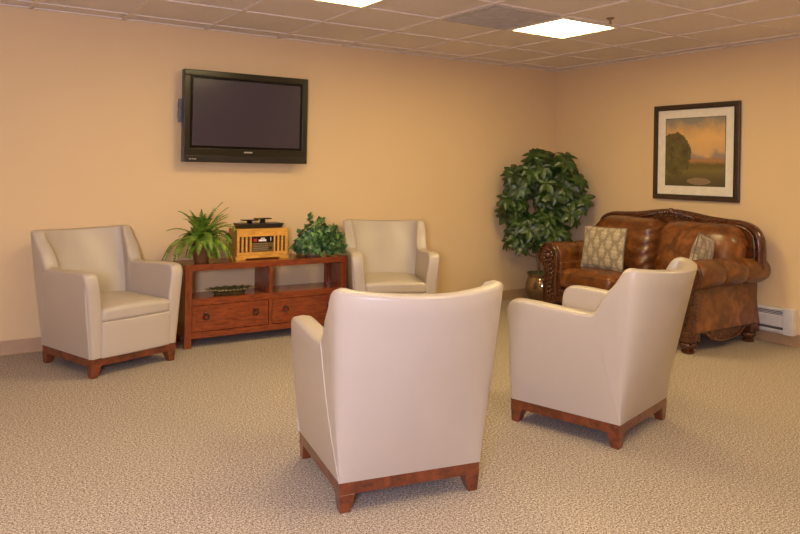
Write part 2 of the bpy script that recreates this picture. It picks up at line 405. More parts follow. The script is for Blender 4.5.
# ------------------------------------------------------------------ armchairs
def make_chair(label):
    t = thing('armchair', label, 'armchair', group='matching cream leather armchairs')
    BW, BD = .300, .300; zb = .118
    # outer rim path of the right side: (x, y, z, bottom x, bottom y, inward angle in degrees from -x towards -y, thickness)
    arm = [(.303, -.303, .118, .303, -.283, 0, .090), (.314, -.306, .25, .303, -.283, 0, .090), (.330, -.309, .42, .303, -.283, 0, .090), (.345, -.310, .55, .303, -.278, 0, .090),
           (.350, -.306, .595, .303, -.275, 0, .090), (.352, -.292, .628, .303, -.262, 0, .090), (.353, -.258, .646, .303, -.235, 0, .090), (.354, -.18, .648, .303, -.15, 0, .090),
           (.354, -.08, .642, .303, -.03, 0, .090), (.353, .02, .636, .303, .11, 0, .090), (.352, .10, .631, .303, .22, 0, .090), (.351, .152, .632, .303, .282, 0, .090), (.351, .177, .640, .303, .300, 0, .090)]
    back = [(.352, .195, .664, .303, .301, 0, .098), (.355, .232, .73, .302, .302, 2, .092), (.359, .285, .790, .301, .303, 4, .083), (.360, .312, .832, .300, .303, 7, .078),
            (.360, .335, .857, .298, .303, 12, .074), (.356, .366, .866, .292, .303, 28, .070), (.340, .397, .866, .280, .303, 44, .068), (.306, .428, .863, .257, .303, 55, .066),
            (.255, .458, .859, .217, .303, 63, .066), (.19, .484, .856, .165, .303, 71, .066), (.125, .503, .853, .11, .303, 78, .066), (.06, .514, .851, .055, .303, 84, .066), (0, .518, .850, 0, .303, 90, .066)]
    half = arm + back
    mir = [(-p[0], p[1], p[2], -p[3], p[4], p[5], p[6]) for p in half][::-1][1:]
    path = [tuple(v) for v in spline6(half + mir, 3)]; n = len(path); cols = []
    P = [Vector(p[:3]) for p in path]; ks = 3 * (len(arm) - 1); NO = 11
    for i, p in enumerate(path):
        Tt = (P[min(i + 1, n - 1)] - P[max(i - 1, 0)]).normalized()
        an = math.radians(min(90, p[5]) if i <= n // 2 else 180 - min(90, p[5]))
        nin = Vector((-math.cos(an), -math.sin(an), 0)); nin = (nin - Tt * nin.dot(Tt)).normalized()
        up = Tt.cross(nin).normalized()
        if abs(up.z) > .3:
            if up.z < 0: up = -up
        elif up.y > 0: up = -up
        wth = p[6]; r = .017
        Bp = Vector((p[3], p[4], zb)); Po = P[i] - up * r
        if i in (0, n - 1): Bp.y = P[i].y + r
        colp = []
        for k in range(NO):
            s_ = k / NO; q = Bp.lerp(Po, s_); q += -nin * .008 * math.sin(PI * s_); colp.append(q)
        for k in range(5):
            a = k / 4 * PI / 2; colp.append(P[i] + nin * r * (1 - math.cos(a)) - up * r * (1 - math.sin(a)))
        colp.append(P[i] + nin * wth * .5 + up * .004)
        for k in range(5):
            a = (1 - k / 4) * PI / 2; colp.append(P[i] + nin * (wth - r * (1 - math.cos(a))) - up * r * (1 - math.sin(a)))
        Pi = P[i] + nin * wth - up * r
        ax = abs(p[0]); sg = 1 if p[0] > 0 else -1
        if i <= ks or i >= n - 1 - ks: Ib = Vector((sg * .236, max(-.284, min(.165, Pi.y)), zb))
        else:
            f = max(0, 1 - ax / .34); Ib = Vector((sg * min(.228, abs(Pi.x) * .93), .165 - .05 * f ** .5, .20))
        for k in range(1, 8): colp.append(Pi.lerp(Ib, k / 7) - nin * .012 * math.sin(PI * k / 7) * (1 if ks < i < n - 1 - ks else 0))
        cols.append(colp)
    def piece(a, b_):
        bm = B(); C_ = [[bm.verts.new(q) for q in cols[i]] for i in range(a, b_ + 1)]
        for A_, D_ in zip(C_, C_[1:]):
            L = len(A_)
            for k in range(L): bm.faces.new((A_[k], A_[(k + 1) % L], D_[(k + 1) % L], D_[k]))
        bm.faces.new(C_[0]); bm.faces.new(C_[-1])
        bmesh.ops.remove_doubles(bm, verts=bm.verts[:], dist=.0004)
        bmesh.ops.dissolve_degenerate(bm, edges=bm.edges[:], dist=.0002)
        return bm
    obj('armrest', piece(0, ks), 'chair', t, 50); obj('armrest', piece(n - 1 - ks, n - 1), 'chair', t, 50)
    obj('backrest', piece(ks, n - 1 - ks), 'chair', t, 50)
    # seam welts where arms meet the back
    for i in (ks, n - 1 - ks): obj('seam_welt', tube(B(), cols[i][:NO + 6], .0024, 6), 'chair', t)
    # a stitched seam under the rim of the back
    obj('rim_welt', tube(B(), [cols[i][NO + 1] for i in range(ks + 10, n - 10 - ks)], .0016, 5), 'chair', t)
    # seat
    def puff(p):
        u, v = p.x / .24, p.y / .27
        if p.z > 0: p.z += .028 * max(0, 1 - u * u) * max(0, 1 - v ** 4 * .8)
        if p.y < -.2: p.y -= .010 * max(0, 1 - u * u)
        return p
    obj('seat_cushion', rbox(B(), (0, -.064, .378), (.492, .512, .084), .028, 4, 8, puff), 'chair', t, 60)
    def bow(p):
        if p.y < -.1: p.y -= .008 * max(0, 1 - (p.x / .24) ** 2)
        return p
    obj('front_panel', rbox(B(), (0, -.066, .229), (.490, .506, .224), .012, 2, 6, bow), 'chair', t, 60)
    # base
    f = B(); th = .03
    bx(f, -BW, BW, -BD, -BD + th, .070, .120, .002); bx(f, -BW, BW, BD - th, BD, .070, .120, .002)
    bx(f, -BW, -BW + th, -BD + th, BD - th, .070, .120, .002); bx(f, BW - th, BW, -BD + th, BD - th, .070, .120, .002)
    obj('base_frame', f, 'chair_wood', t)
    for sx in (-1, 1):
        for sy in (-1, 1):
            l = B(); vs = []
            for z, wd, ins in ((.0, .040, .004), (.0705, .066, .0)):
                x0_, y0_ = sx * (BW - ins), sy * (BD - ins)
                vs.append([l.verts.new((a, b, z)) for a, b in ((x0_, y0_), (x0_ - sx * wd, y0_), (x0_ - sx * wd, y0_ - sy * wd), (x0_, y0_ - sy * wd))])
            for k in range(4): l.faces.new((vs[0][k], vs[0][(k + 1) % 4], vs[1][(k + 1) % 4], vs[1][k]))
            l.faces.new(vs[0]); l.faces.new(vs[1]); bmesh.ops.bevel(l, geom=l.edges[:], offset=.002, segments=1, affect='EDGES')
            obj('leg', l, 'chair_wood', t, 30)
    return t
def spline6(P, n):
    out = []
    for i in range(len(P) - 1):
        p0, p1, p2, p3 = P[max(i - 1, 0)], P[i], P[i + 1], P[min(i + 2, len(P) - 1)]
        for k in range(n):
            s_ = k / n; out.append([.5 * (2 * b + (c - a) * s_ + (2 * a - 5 * b + 4 * c - d) * s_ * s_ + (3 * b - a - 3 * c + d) * s_ ** 3) for a, b, c, d in zip(p0, p1, p2, p3)])
    out.append(list(P[-1])); return out
ch = make_chair('cream leather armchair at the left of the wooden console, facing the camera')
ch.location = (-4.578, -.515, 0); ch.rotation_euler = (0, 0, math.radians(20))
dup(ch, (-3.928, -2.945, 0), math.radians(169.6), 'cream leather armchair in the foreground seen squarely from behind')
dup(ch, (-2.64, -2.931, 0), math.radians(196.5), 'cream leather armchair in front of the brown sofa, seen from its side and back')
dup(ch, (-2.408, -.556, 0), math.radians(-23), 'cream leather armchair against the wall at the right end of the console')

# ------------------------------------------------------------------ console
cx0, cx1, cy0, cy1 = -4.062, -2.757, -.452, -.145
ct = thing('media_console', 'low cherry wood console with open shelves above two drawers', 'console table', ((cx0 + cx1) / 2, (cy0 + cy1) / 2, 0))
hw, hd = (cx1 - cx0) / 2, (cy1 - cy0) / 2
pw = .050
obj('top', bx(B(), -hw, hw, -hd, hd, .554, .600, .003), 'console', ct)
for sx in (-1, 1):
    for sy in (-1, 1):
        obj('leg', bx(B(), sx * hw, sx * (hw - pw), sy * hd, sy * (hd - (pw if sy < 0 else .04)), 0, .554, .003), 'console_v', ct)
    obj('side_panel', bx(B(), sx * (hw - .006), sx * (hw - .024), -hd + pw, hd - .04, .07, .554, .001), 'console_v', ct)
obj('shelf', bx(B(), -hw + .024, hw - .024, -hd + .012, hd - .005, .318, .350, .001), 'console', ct)
r = B(); bx(r, -hw + pw, hw - pw, -hd + .001, -hd + .024, .305, .354, .002); obj('middle_rail', r, 'console', ct)
r = B(); bx(r, -hw + pw, hw - pw, -hd + .001, -hd + .024, .068, .112, .002); obj('bottom_rail', r, 'console', ct)
obj('bottom_panel', bx(B(), -hw + .024, hw - .024, -hd + .024, hd - .005, .075, .09, .001), 'console', ct)
obj('drawer_back', bx(B(), -hw + .024, hw - .024, hd - .02, hd - .008, .09, .318, .001), 'console', ct)
obj('divider', bx(B(), -.014, .014, -hd + .002, hd - .005, .354, .554, .002), 'console_v', ct)
obj('drawer_divider', bx(B(), -.014, .014, -hd + .002, -hd + .03, .112, .305, .002), 'console_v', ct)
for (a, b, kn) in ((-hw + pw + .003, -.017, (-3.908, -3.529)), (.017, hw - pw - .003, (-3.286, -2.907))):
    d = B(); bx(d, a, b, -hd + .006, -hd + .026, .115, .302, .003)
    bx(d, a + .01, b - .01, -hd + .026, hd - .03, .12, .28, .001)
    dr = obj('drawer', d, 'console', ct)
    for kx in kn:
        k = B(); lx = kx - (cx0 + cx1) / 2
        lathe(k, [(.0, .0), (.013, -.001), (.012, -.006), (.006, -.010), (.006, -.016), (.0, -.018)], (lx, -hd + .006, .238), 14, 'y')
        ring = [(lx + .021 * math.sin(a_), -hd - .006 - .003, .221 + .021 * math.cos(a_)) for a_ in [2 * PI * q / 20 for q in range(20)]]
        tube(k, ring, .0042, 6, True); obj('ring_pull', k, 'knob', dr)

# wooden radio
rx0, rx1, ry0, ry1 = -3.650, -3.225, -.345, -.150
rt = thing('wooden_radio', 'golden oak tabletop radio with slatted front on the console', 'radio', ((rx0 + rx1) / 2, (ry0 + ry1) / 2, .600))
w2, d2, hh = (rx1 - rx0) / 2, (ry1 - ry0) / 2, .232
c = B(); bx(c, -w2 + .008, w2 - .008, -d2 + .022, d2, .018, hh, .003)
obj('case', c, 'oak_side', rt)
p = B(); bx(p, -w2 - .004, -w2 + .075, -d2 - .006, d2, 0, .020, .002); bx(p, w2 - .075, w2 + .004, -d2 - .006, d2, 0, .020, .002)
bx(p, -w2 - .003, w2 + .003, -d2 - .004, d2, .010, .026, .003); obj('plinth', p, 'oak', rt)
fr = B(); bx(fr, -w2 + .006, w2 - .006, -d2, -d2 + .02, .026, .056, .002); bx(fr, -w2 + .006, w2 - .006, -d2, -d2 + .02, .178, hh + .001, .002)
bx(fr, -w2 + .004, w2 - .004, -d2 - .003, d2, hh - .005, hh + .004, .002)
bx(fr, -w2 + .004, w2 - .004, -d2 - .003, -d2 + .01, .176, .184, .002)
bx(fr, -w2 + .006, -w2 + .026, -d2, -d2 + .02, .056, .178, .001); bx(fr, w2 - .026, w2 - .006, -d2, -d2 + .02, .056, .178, .001)
bx(fr, -.104, -.090, -d2, -d2 + .02, .056, .178, .001); bx(fr, .090, .104, -d2, -d2 + .02, .056, .178, .001)
obj('front_frame', fr, 'oak', rt)
rc = B(); bx(rc, -w2 + .02, w2 - .02, -d2 + .016, -d2 + .021, .05, .185, .001); obj('grille_recess', rc, 'recess', rt)
for sx in (-1, 1):
    for k in range(2):
        xx = sx * (.130 + k * .032); obj('slat', bx(B(), xx - .008, xx + .008, -d2 + .001, -d2 + .016, .056, .178, .002), 'oak', rt)
fp = obj('faceplate', bx(B(), -.090, .090, -d2 + .004, -d2 + .015, .056, .178, .002), 'brownplate', rt)
obj('display', bx(B(), -.088, .088, -d2 + .001, -d2 + .004, .128, .176, .001), 'blackgloss', fp)
obj('indicator', bx(B(), -.076, -.048, -d2 - .001, -d2 + .001, .136, .160, .001), 'red', fp)
def text(name, s, size, loc, rot, mat, parent, sx=1, ext=.0006):
    cu = bpy.data.curves.new(name, 'FONT'); cu.body = s; cu.size = size; cu.extrude = ext; cu.align_x = 'CENTER'; cu.align_y = 'CENTER'
    o = bpy.data.objects.new(name, cu); col.objects.link(o)
    dg = bpy.context.evaluated_depsgraph_get(); me = bpy.data.meshes.new_from_object(o.evaluated_get(dg))
    bpy.data.objects.remove(o); bpy.data.curves.remove(cu)
    me.materials.clear(); me.materials.append(M[mat]); q = bpy.data.objects.new(name, me); col.objects.link(q)
    q.location = loc; q.rotation_euler = rot; q.scale = (sx, 1, 1); q.parent = parent; return q
# the printing on the plate is illegible: two light bars and two faint rules
bars = B(); bx(bars, -.034, .028, -d2 - .0006, -d2 + .001, .137, .152, .001); obj('lettering_bar', bars, 'white', fp)
obj('lettering_bar', bx(B(), -.018, .016, -d2 - .0006, -d2 + .001, .157, .164, .001), 'white', fp)
obj('display_mark', bx(B(), .062, .068, -d2 - .0006, -d2 + .001, .140, .168, .001), 'white', fp)
bars = B()
for z in (.118, .100, .084, .070): bx(bars, -.078, .045, -d2 + .003, -d2 + .004, z, z + .0022, .0005)
obj('scale_line', bars, 'silver', fp)
obj('tuning_knob', lathe(B(), [(0, .0), (.011, -.0), (.010, -.010), (0, -.011)], (.064, -d2 + .004, .085), 16, 'y'), 'black', fp)
# black box with two raised pads
bt = thing('charging_dock', 'black shallow box with two raised flat pads on the radio', 'dock', (-3.435, -.245, .836))
b = B()
def slope(p):
    k = 1 + .10 * (p.z + .018) / .036; p.x *= k; p.y *= k; return p
rbox(b, (0, 0, .018), (.33, .15, .036), .006, 2, 2, slope); obj('body', b, 'black', bt)
for (xx, zz, yy) in ((-.075, .060, .0), (.045, .068, .03)):
    b = B(); lathe(b, [(.034, .036), (.020, .042), (.022, zz - .008), (.0, zz - .006)], (xx, yy, 0), 14)
    rbox(b, (xx, yy, zz), (.125, .075, .010), .004, 2); obj('pad', b, 'blackgloss', bt)

# decorative dish on the open shelf
dt = thing('serving_dish', 'oval scalloped gilt and olive dish on the console shelf', 'dish', (-3.69, -.325, .3505))
b = B(); N = 64; rows = []
prof = [(.55, 0), (.66, .002), (.70, .014), (.84, .030), (1.0, .040), (1.0, .044), (.83, .035), (.66, .020), (.3, .018)]
for rr, z in prof:
    row = []
    for i in range(N):
        a = 2 * PI * i / N; sc_ = 1 + (.035 * math.cos(16 * a) if rr > .8 else 0); zz = z + (.004 * math.cos(16 * a) if rr > .8 else 0)
        row.append(b.verts.new((.180 * rr * sc_ * math.cos(a), .095 * rr * sc_ * math.sin(a), zz)))
    rows.append(row)
for A_, B_ in zip(rows, rows[1:]):
    for i in range(N): b.faces.new((A_[i], A_[(i + 1) % N], B_[(i + 1) % N], B_[i]))
b.faces.new(rows[0]); b.faces.new(rows[-1]); obj('bowl', b, 'dish', dt)
b = B()
for i in range(40):
    a = 2 * PI * i / 40; s_ = 1 + .03 * math.cos(16 * a)
    ball(b, (.181 * s_ * math.cos(a), .096 * s_ * math.sin(a), .042 + .003 * math.cos(16 * a)), .0055, u=8, v=5)
obj('beaded_rim', b, 'dish_rim', dt)

# ------------------------------------------------------------------ television
tx0, tx1, ty, tz0, tz1 = -4.000, -2.972, -.13, 1.340, 2.044
tv = thing('television', 'large black flat television mounted high on the back wall', 'television', ((tx0 + tx1) / 2, -.085, tz0))
W2 = (tx1 - tx0) / 2; HT = tz1 - tz0
b = B(); bl, bt_, bb = .050, .048, .108
y0, y1 = -.045, .02
bx(b, -W2, W2, y0, y1, HT - bt_, HT, .006, 2); bx(b, -W2, W2, y0, y1, 0, bb, .006, 2)
bx(b, -W2, -W2 + bl, y0, y1, bb - .004, HT - bt_ + .004, .006, 2); bx(b, W2 - bl, W2, y0, y1, bb - .004, HT - bt_ + .004, .006, 2)
bz = obj('bezel', b, 'bezel', tv)
b = B(); bx(b, -W2 + .006, W2 - .006, y0 - .004, y0 + .002, .004, .050, .003); obj('speaker_strip', b, 'black', bz)
obj('inner_border', bx(B(), -W2 + bl - .002, W2 - bl + .002, y0 + .006, y0 + .010, bb - .002, HT - bt_ + .002, .001), 'blackgloss', tv)
obj('screen', bx(B(), -W2 + bl + .020, W2 - bl - .020, y0 + .003, y0 + .0065, bb + .018, HT - bt_ - .018, .001), 'screen', tv)
obj('rear_case', bx(B(), -W2 + .03, W2 - .03, y1 - .008, y1 + .035, .03, HT - .03, .01, 2), 'black', tv)
obj('wall_mount', bx(B(), -.25, .25, y1 + .035, .0845, .18, .52, .003), 'metal', tv)
b = B(); bx(b, -W2 - .020, -W2 + .03, .012, .045, .30, .48, .004); bx(b, -W2 - .026, -W2 - .016, .015, .035, .33, .39, .002); bx(b, -W2 - .026, -W2 - .016, .015, .035, .41, .45, .002)
obj('side_bracket', b, 'metal', tv)
obj('maker_mark', bx(B(), -.034, .034, y0 - .002, y0 + .001, .076, .087, .001), 'silver', bz)
b = B(); bx(b, -W2 + .045, -W2 + .058, y0 - .0055, y0 - .003, .019, .027, .0008); bx(b, -W2 + .064, -W2 + .098, y0 - .0055, y0 - .003, .020, .025, .0008)
obj('badge', b, 'silver', bz)

# ------------------------------------------------------------------ framed picture on the right wall
pt = thing('framed_picture', 'dark framed landscape painting with wide cream mat on the right wall', 'picture', (-.002, -1.703, 1.504))
hs = .421; fwid = .040
b = B()
for s_ in (-1, 1):
    bx(b, -.030, 0, -hs, hs, s_ * hs, s_ * (hs - fwid), .006, 2); bx(b, -.030, 0, s_ * hs, s_ * (hs - fwid), -hs + fwid - .002, hs - fwid + .002, .006, 2)
obj('frame', b, 'frame', pt)
b = B()
q = hs - fwid
for s_ in (-1, 1):
    bx(b, -.034, -.016, -q, q, s_ * q, s_ * (q - .006), .002); bx(b, -.034, -.016, s_ * q, s_ * (q - .006), -q + .006, q - .006, .002)
obj('frame_lip', b, 'black', pt)
iw, ih0, ih1 = .290, -.292, .296
obj('mat_board', bx(B(), -.018, -.010, -q, q, -q, q, .001), 'mat', pt)
obj('mat_bevel', bx(B(), -.0195, -.017, -iw - .006, iw + .006, ih0 - .006, ih1 + .006, .0005), 'dgreen', pt)
uvquad('painting', (-.0198, iw, ih0), (-.0198, -iw, ih0), (-.0198, -iw, ih1), (-.0198, iw, ih1), 'painting', pt)

# ------------------------------------------------------------------ baseboard heater
ht = thing('baseboard_heater', 'white electric baseboard heater on the right wall beside the sofa', 'heater', (-.001, -2.10, .087))
L0, L1 = -.505, .75
prof = [(0, 0), (-.050, 0), (-.058, .012), (-.058, .020), (-.040, .040), (-.040, .050), (-.062, .052), (-.062, .135), (-.052, .150), (-.052, .178), (-.058, .182), (-.048, .196), (0, .197)]
obj('cover', prism(B(), [(a, b_) for a, b_ in [(p[0], p[1]) for p in prof]], 'y', L0 + .06, L1), 'heater', ht, 30)
obj('end_cap', bx(B(), -.066, 0, L0, L0 + .075, -.002, .199, .005, 2), 'heater', ht)
b = B()
for z in (.142, .154, .166): bx(b, -.0565, -.046, L0 + .085, L1 - .01, z, z + .006, .0005)
bx(b, -.052, -.040, L0 + .076, L1 - .01, .030, .050, .001)
obj('louvers', b, 'heater_dark', ht)

# ------------------------------------------------------------------ sofa
st = thing('leather_sofa', 'brown leather two seat sofa with carved dark wood frame under the picture', 'sofa', (-.53, -1.615, 0), -PI / 2)
def pillow_fn(h, puffx, puffz=0):
    pass
# back panel with arched top
crest = spline([(-.80, 0, .60), (-.80, 0, .76), (-.785, 0, .85), (-.735, 0, .912), (-.64, 0, .942), (-.50, 0, .950), (-.34, 0, .962), (-.18, 0, .985), (0, 0, 1.0),
                (.18, 0, .985), (.34, 0, .962), (.50, 0, .950), (.64, 0, .942), (.735, 0, .912), (.785, 0, .85), (.80, 0, .76), (.80, 0, .60)], 5)
poly = [(p.x * .985, p.z - .02) for p in crest]
poly = [(-.66, .16), (-.66, .56)] + [p for p in poly if p[1] > .60] + [(.66, .56), (.66, .16)]
obj('back_panel', prism(B(), poly, 'y', .34, .425), 'sofa', st, 0)
b = B(); cr = [Vector((p.x, .355, p.z - .022)) for p in crest]
tube(b, cr, .030, 10, squash=((0, 1, 0), 1.5))
tube(b, [Vector((p.x * .955, .318, .58 + (p.z - .58) * .90)) for p in crest], .012, 8)
# carved shell and leaves along the centre of the crest
for k in range(-9, 10):
    xx = k * .026; zz = .975 - .55 * xx * xx * 1.2
    ball(b, (xx, .315, zz), .016, (.8, 1.1, 1.3 - .03 * abs(k)), 8, 6)
    if k % 2 == 0: ball(b, (xx + .01, .310, zz - .028), .012, (1.3, 1, .8), 8, 6)
for s_ in (-1, 1):
    tube(b, [Vector((s_ * x_, .312, z_)) for x_, z_ in ((.24, .945), (.30, .948), (.35, .935), (.40, .925))], [.012, .010, .008, .004], 8)
lathe(b, [(.0, -.02), (.02, -.016), (.03, -.004), (.03, .01)], (0, .318, .985), 12, 'y')
obj('crest_rail', b, 'sofa_wood', st, 50)
# deck and seat rail
obj('seat_deck', bx(B(), -.60, .60, -.385, .36, .15, .295, .01, 2), 'sofa', st)
b = B(); pl = [(-.62, .29)]
for k in range(31):
    x_ = -.62 + 1.24 * k / 30; pl.append((x_, .135 - .045 * math.cos(PI * x_ / .62) + .018 * math.cos(3 * PI * x_ / .62)))
pl.append((.62, .29)); prism(b, pl, 'y', -.425, -.385)
tube(b, [Vector((p[0], -.428, p[1] + .018)) for p in pl[1:-1]], .008, 6)
tube(b, [Vector((-.62, -.428, .270)), Vector((.62, -.428, .270))], .008, 6)
for k in range(-5, 6):
    ball(b, (k * .035, -.427, .20 - .0 * k), .020, (1, .5, .8), 8, 6)
for k in (-.42, -.30, .30, .42):
    ball(b, (k, -.427, .195), .024, (1.4, .5, .6), 8, 6)
obj('seat_rail', b, 'sofa_wood', st, 50)
# seat cushions
random.seed(4)
def seatf(cx):
    def f(p):
        u, v = p.x / .30, p.y / .30
        if p.z > 0: p.z += .030 * max(0, 1 - u ** 4) * max(0, 1 - v * v * .6)
        if p.y < -.2: p.y -= .022 * max(0, 1 - abs(p.z / .085) ** 2) * max(.2, 1 - u ** 4)
        p.z += .004 * noise.noise(Vector((p.x * 7 + cx, p.y * 7, p.z * 4))); return p
    return f
for s_ in (-1, 1):
    o = obj('seat_cushion', rbox(B(), (s_ * .299, -.145, .375), (.596, .57, .165), .055, 5, 12, seatf(s_)), 'sofa', st, 60)
    b = B(); zz = .435; pts = []
    for k in range(25):
        x_ = s_ * .299 - .28 + .56 * k / 24; pts.append(Vector((x_, -.442 - .010 * (1 - ((x_ - s_ * .299) / .3) ** 4), zz)))
    tube(b, pts, .004, 6); obj('piping', b, 'sofa', o)
# back cushions
def backf(s_):
    def f(p):
        u, v = p.x / .36, p.z / .25
        f0 = max(0, 1 - u ** 4) * max(0, 1 - v ** 4)
        if p.y < 0: p.y -= .075 * f0 ** .8
        # crumple towards the centre seam
        e = max(0, (-s_ * u - .45)) / .55
        if p.y < 0: p.y += .012 * e * math.sin(p.z * 70 + 2 * math.sin(p.x * 30)) 
        # outer top shoulder rounds down
        o_ = max(0, s_ * u - .55) / .45
        if p.z > 0: p.z -= .11 * o_ ** 2 * (p.z / .25)
        c_ = max(0, -s_ * u - .70) / .30
        if p.z > 0: p.z -= .02 * c_ ** 2
        q = Vector((p.x * 6, p.z * 6, s_ * 3.1))
        if p.y < 0: p.y += .010 * noise.noise(q)
        p.y += (p.z) * .30
        return p
    return f
for s_ in (-1, 1):
    obj('back_cushion', rbox(B(), (s_ * .368, .215, .680), (.735, .20, .475), .085, 6, 18, backf(s_)), 'sofa', st, 70)
# arms
RC = (.705, .572); RR = .112
def arm_mesh(s_):
    b = B(); rows = []; ny = 60
    for i in range(ny + 1):
        t_ = i / ny; y_ = -.405 + .885 * t_
        ph = (t_ * 3) % 1 if t_ < 1 else 1
        seg_ = 3 * t_; fr = abs(math.sin(PI * seg_)) ** .45
        bul = .86 + .17 * fr
        tap = 1 - .10 * t_; rr = RR * bul * tap
        if i == 0: rr *= .80
        if i == ny: rr *= .72
        ccx = RC[0] + .010; ccz = RC[1] - .004 * t_
        pts = [(.585, .30), (.580, .42)]
        for k in range(19):
            a = math.radians(200 - k * 17.5); pts.append((ccx + rr * 1.06 * math.cos(a), ccz + rr * math.sin(a)))
        pts += [(.695, .44), (.695, .30)]
        rows.append([b.verts.new((s_ * x_, y_, z_)) for x_, z_ in pts])
    for A_, B_ in zip(rows, rows[1:]):
        n = len(A_)
        for k in range(n): b.faces.new((A_[k], A_[(k + 1) % n], B_[(k + 1) % n], B_[k]))
    b.faces.new(rows[0]); b.faces.new(rows[-1]); return b
for s_ in (-1, 1):
    obj('armrest', arm_mesh(s_), 'sofa', st, 70)
    # outer side panel, flaring towards the bottom
    def flare(p, s_=s_):
        k = (p.z + .18) / .36
        if s_ * p.x > 0: p.x += s_ * (.028 * (1 - k) ** 2 - .012 * k)
        return p
    obj('side_panel', rbox(B(), (s_ * .655, .012, .335), (.150, .832, .365), .012, 3, 8, flare), 'sofa', st, 60)
    # side apron with scalloped lower edge
    b = B(); pl = [(-.37, .170)]
    for k in range(41):
        t_ = k / 40; y_ = -.37 + .72 * t_; d = abs(t_ - .5) * 2
        z_ = .085 + (.055 if d > .72 else (.055 * (max(0, d - .5) / .22) if d > .5 else 0)) - .028 * max(0, 1 - (d / .5) ** 2)
        pl.append((y_, z_))
    pl.append((.35, .170)); prism(b, pl, 'x', s_ * .70, s_ * .738)
    tube(b, [Vector((s_ * .742, p[0], p[1] + .010)) for p in pl[1:-1]], .008, 6)
    tube(b, [Vector((s_ * .745, -.37, .163)), Vector((s_ * .745, .37, .163))], .007, 6)
    obj('side_apron', b, 'sofa_wood', st, 40)
    # carved front post
    b = B(); outline = [(.600, .135), (.755, .135), (.762, .20), (.745, .30), (.735, .40), (.75, .455), (.795, .50), (.812, .565), (.79, .63), (.735, .667), (.675, .665), (.625, .63), (.600, .57), (.602, .45), (.612, .33), (.600, .22)]
    ol = spline([(x_, 0, z_) for x_, z_ in outline], 3)
    post = obj('front_post', prism(B(), [(s_ * p.x, p.z) for p in ol], 'y', -.432, -.398), 'sofa_wood', st, 30)
    tube(b, [Vector((s_ * p.x, -.434, p.z)) for p in ol], .010, 6)
    for k in range(8):
        z_ = .21 + k * .040; x_ = .678 + .010 * math.sin(k)
        ball(b, (s_ * x_, -.438, z_), .019, (1.35, .8, .8), 10, 6); ball(b, (s_ * (x_ - .026), -.438, z_ + .02), .010, u=8, v=5); ball(b, (s_ * (x_ + .026), -.438, z_ + .02), .010, u=8, v=5)
    for a in range(10):
        an = 2 * PI * a / 10; ball(b, (s_ * (.706 + .048 * math.cos(an)), -.437, .568 + .048 * math.sin(an)), .016, (1, .9, 1), 8, 6)
    ball(b, (s_ * .706, -.438, .568), .028, (1, .8, 1), 12, 8)
    # carved acanthus on the side of the post
    for k in range(7): tube(b, [Vector((s_ * .745, -.425 + .002 * k, .20 + .03 * k)), Vector((s_ * .760, -.405, .235 + .03 * k)), Vector((s_ * .750, -.375, .245 + .03 * k))], .007, 6)
    obj('carving', b, 'sofa_wood', post, 60)
    for y_ in (-.385, .375):
        b = B(); bx(b, s_ * .625, s_ * .752, y_ - .055, y_ + .055, .085, .168, .006, 2)
        lathe(b, [(.040, .0), (.046, .008), (.046, .018), (.034, .026), (.046, .036), (.060, .055), (.058, .072), (.044, .086)], (s_ * .690, y_, 0), 20)
        ball(b, (s_ * .754, y_, .127), .022, (.5, 1.2, 1.2), 12, 8)
        for a in range(8): ball(b, (s_ * .753, y_ + .028 * math.cos(a * PI / 4), .127 + .024 * math.sin(a * PI / 4)), .009, (.6, 1, 1), 8, 5)
        obj('foot', b, 'sofa_wood', st, 50)

# throw pillows
def make_pillow(name, label, w_, h_, th, loc, rot, seed):
    n = 22; b = B(); uv = b.loops.layers.uv.new('UVMap'); g = []
    for side in (-1, 1):
        G = []
        for i in range(n + 1):
            row = []
            for j in range(n + 1):
                u, v = i / n * 2 - 1, j / n * 2 - 1
                e = (1 - abs(u) ** 2.6) * (1 - abs(v) ** 2.6)
                pin = 1 - .055 * (1 - v * v) * abs(u) ** 3 - 0; pinz = 1 - .055 * (1 - u * u) * abs(v) ** 3
                yy = side * (th / 2 * max(e, 0) ** .62 + (0.001))
                wr = .005 * noise.noise(Vector((u * 2.3 + seed, v * 2.3, side)))
                row.append(b.verts.new((u * w_ / 2 * pin, yy + wr * side * e, v * h_ / 2 * pinz)))
            G.append(row)
        g.append(G)
        for i in range(n):
            for j in range(n):
                ids = [(i, j), (i + 1, j), (i + 1, j + 1), (i, j + 1)]
                f = b.faces.new([G[a][c_] for a, c_ in ids])
                for lp, (a, c_) in zip(f.loops, ids): lp[uv].uv = (a / n, c_ / n)
    bmesh.ops.remove_doubles(b, verts=b.verts[:], dist=.0025)
    me_t = thing(name, label, 'pillow', loc)
    me_t.rotation_euler = rot; me_t['group'] = 'damask throw pillows on the sofa'
    o = obj('cushion_cover', b, 'damask', me_t, 60)
    b = B(); e = []
    for i in range(80):
        a = i / 80 * 4; k = int(a); t_ = (a - k) * 2 - 1
        u, v = [(t_, -1), (1, t_), (-t_, 1), (-1, -t_)][k]
        e.append(Vector((u * w_ / 2 * (1 - .055 * (1 - v * v) * abs(u) ** 3), 0, v * h_ / 2 * (1 - .055 * (1 - u * u) * abs(v) ** 3))))
    tube(b, e, .005, 6, True); obj('piping', b, 'piping', me_t)
    return me_t
make_pillow('throw_pillow', 'larger damask throw pillow on the far left seat of the brown sofa', .43, .37, .11, (-.725, -1.325, .662), (math.radians(-8), math.radians(0), -PI / 2 + .10), 1)
make_pillow('throw_pillow', 'damask throw pillow partly hidden behind the near arm of the brown sofa', .36, .37, .12, (-.56, -2.16, .655), (math.radians(10), math.radians(12), math.radians(14)), 5)

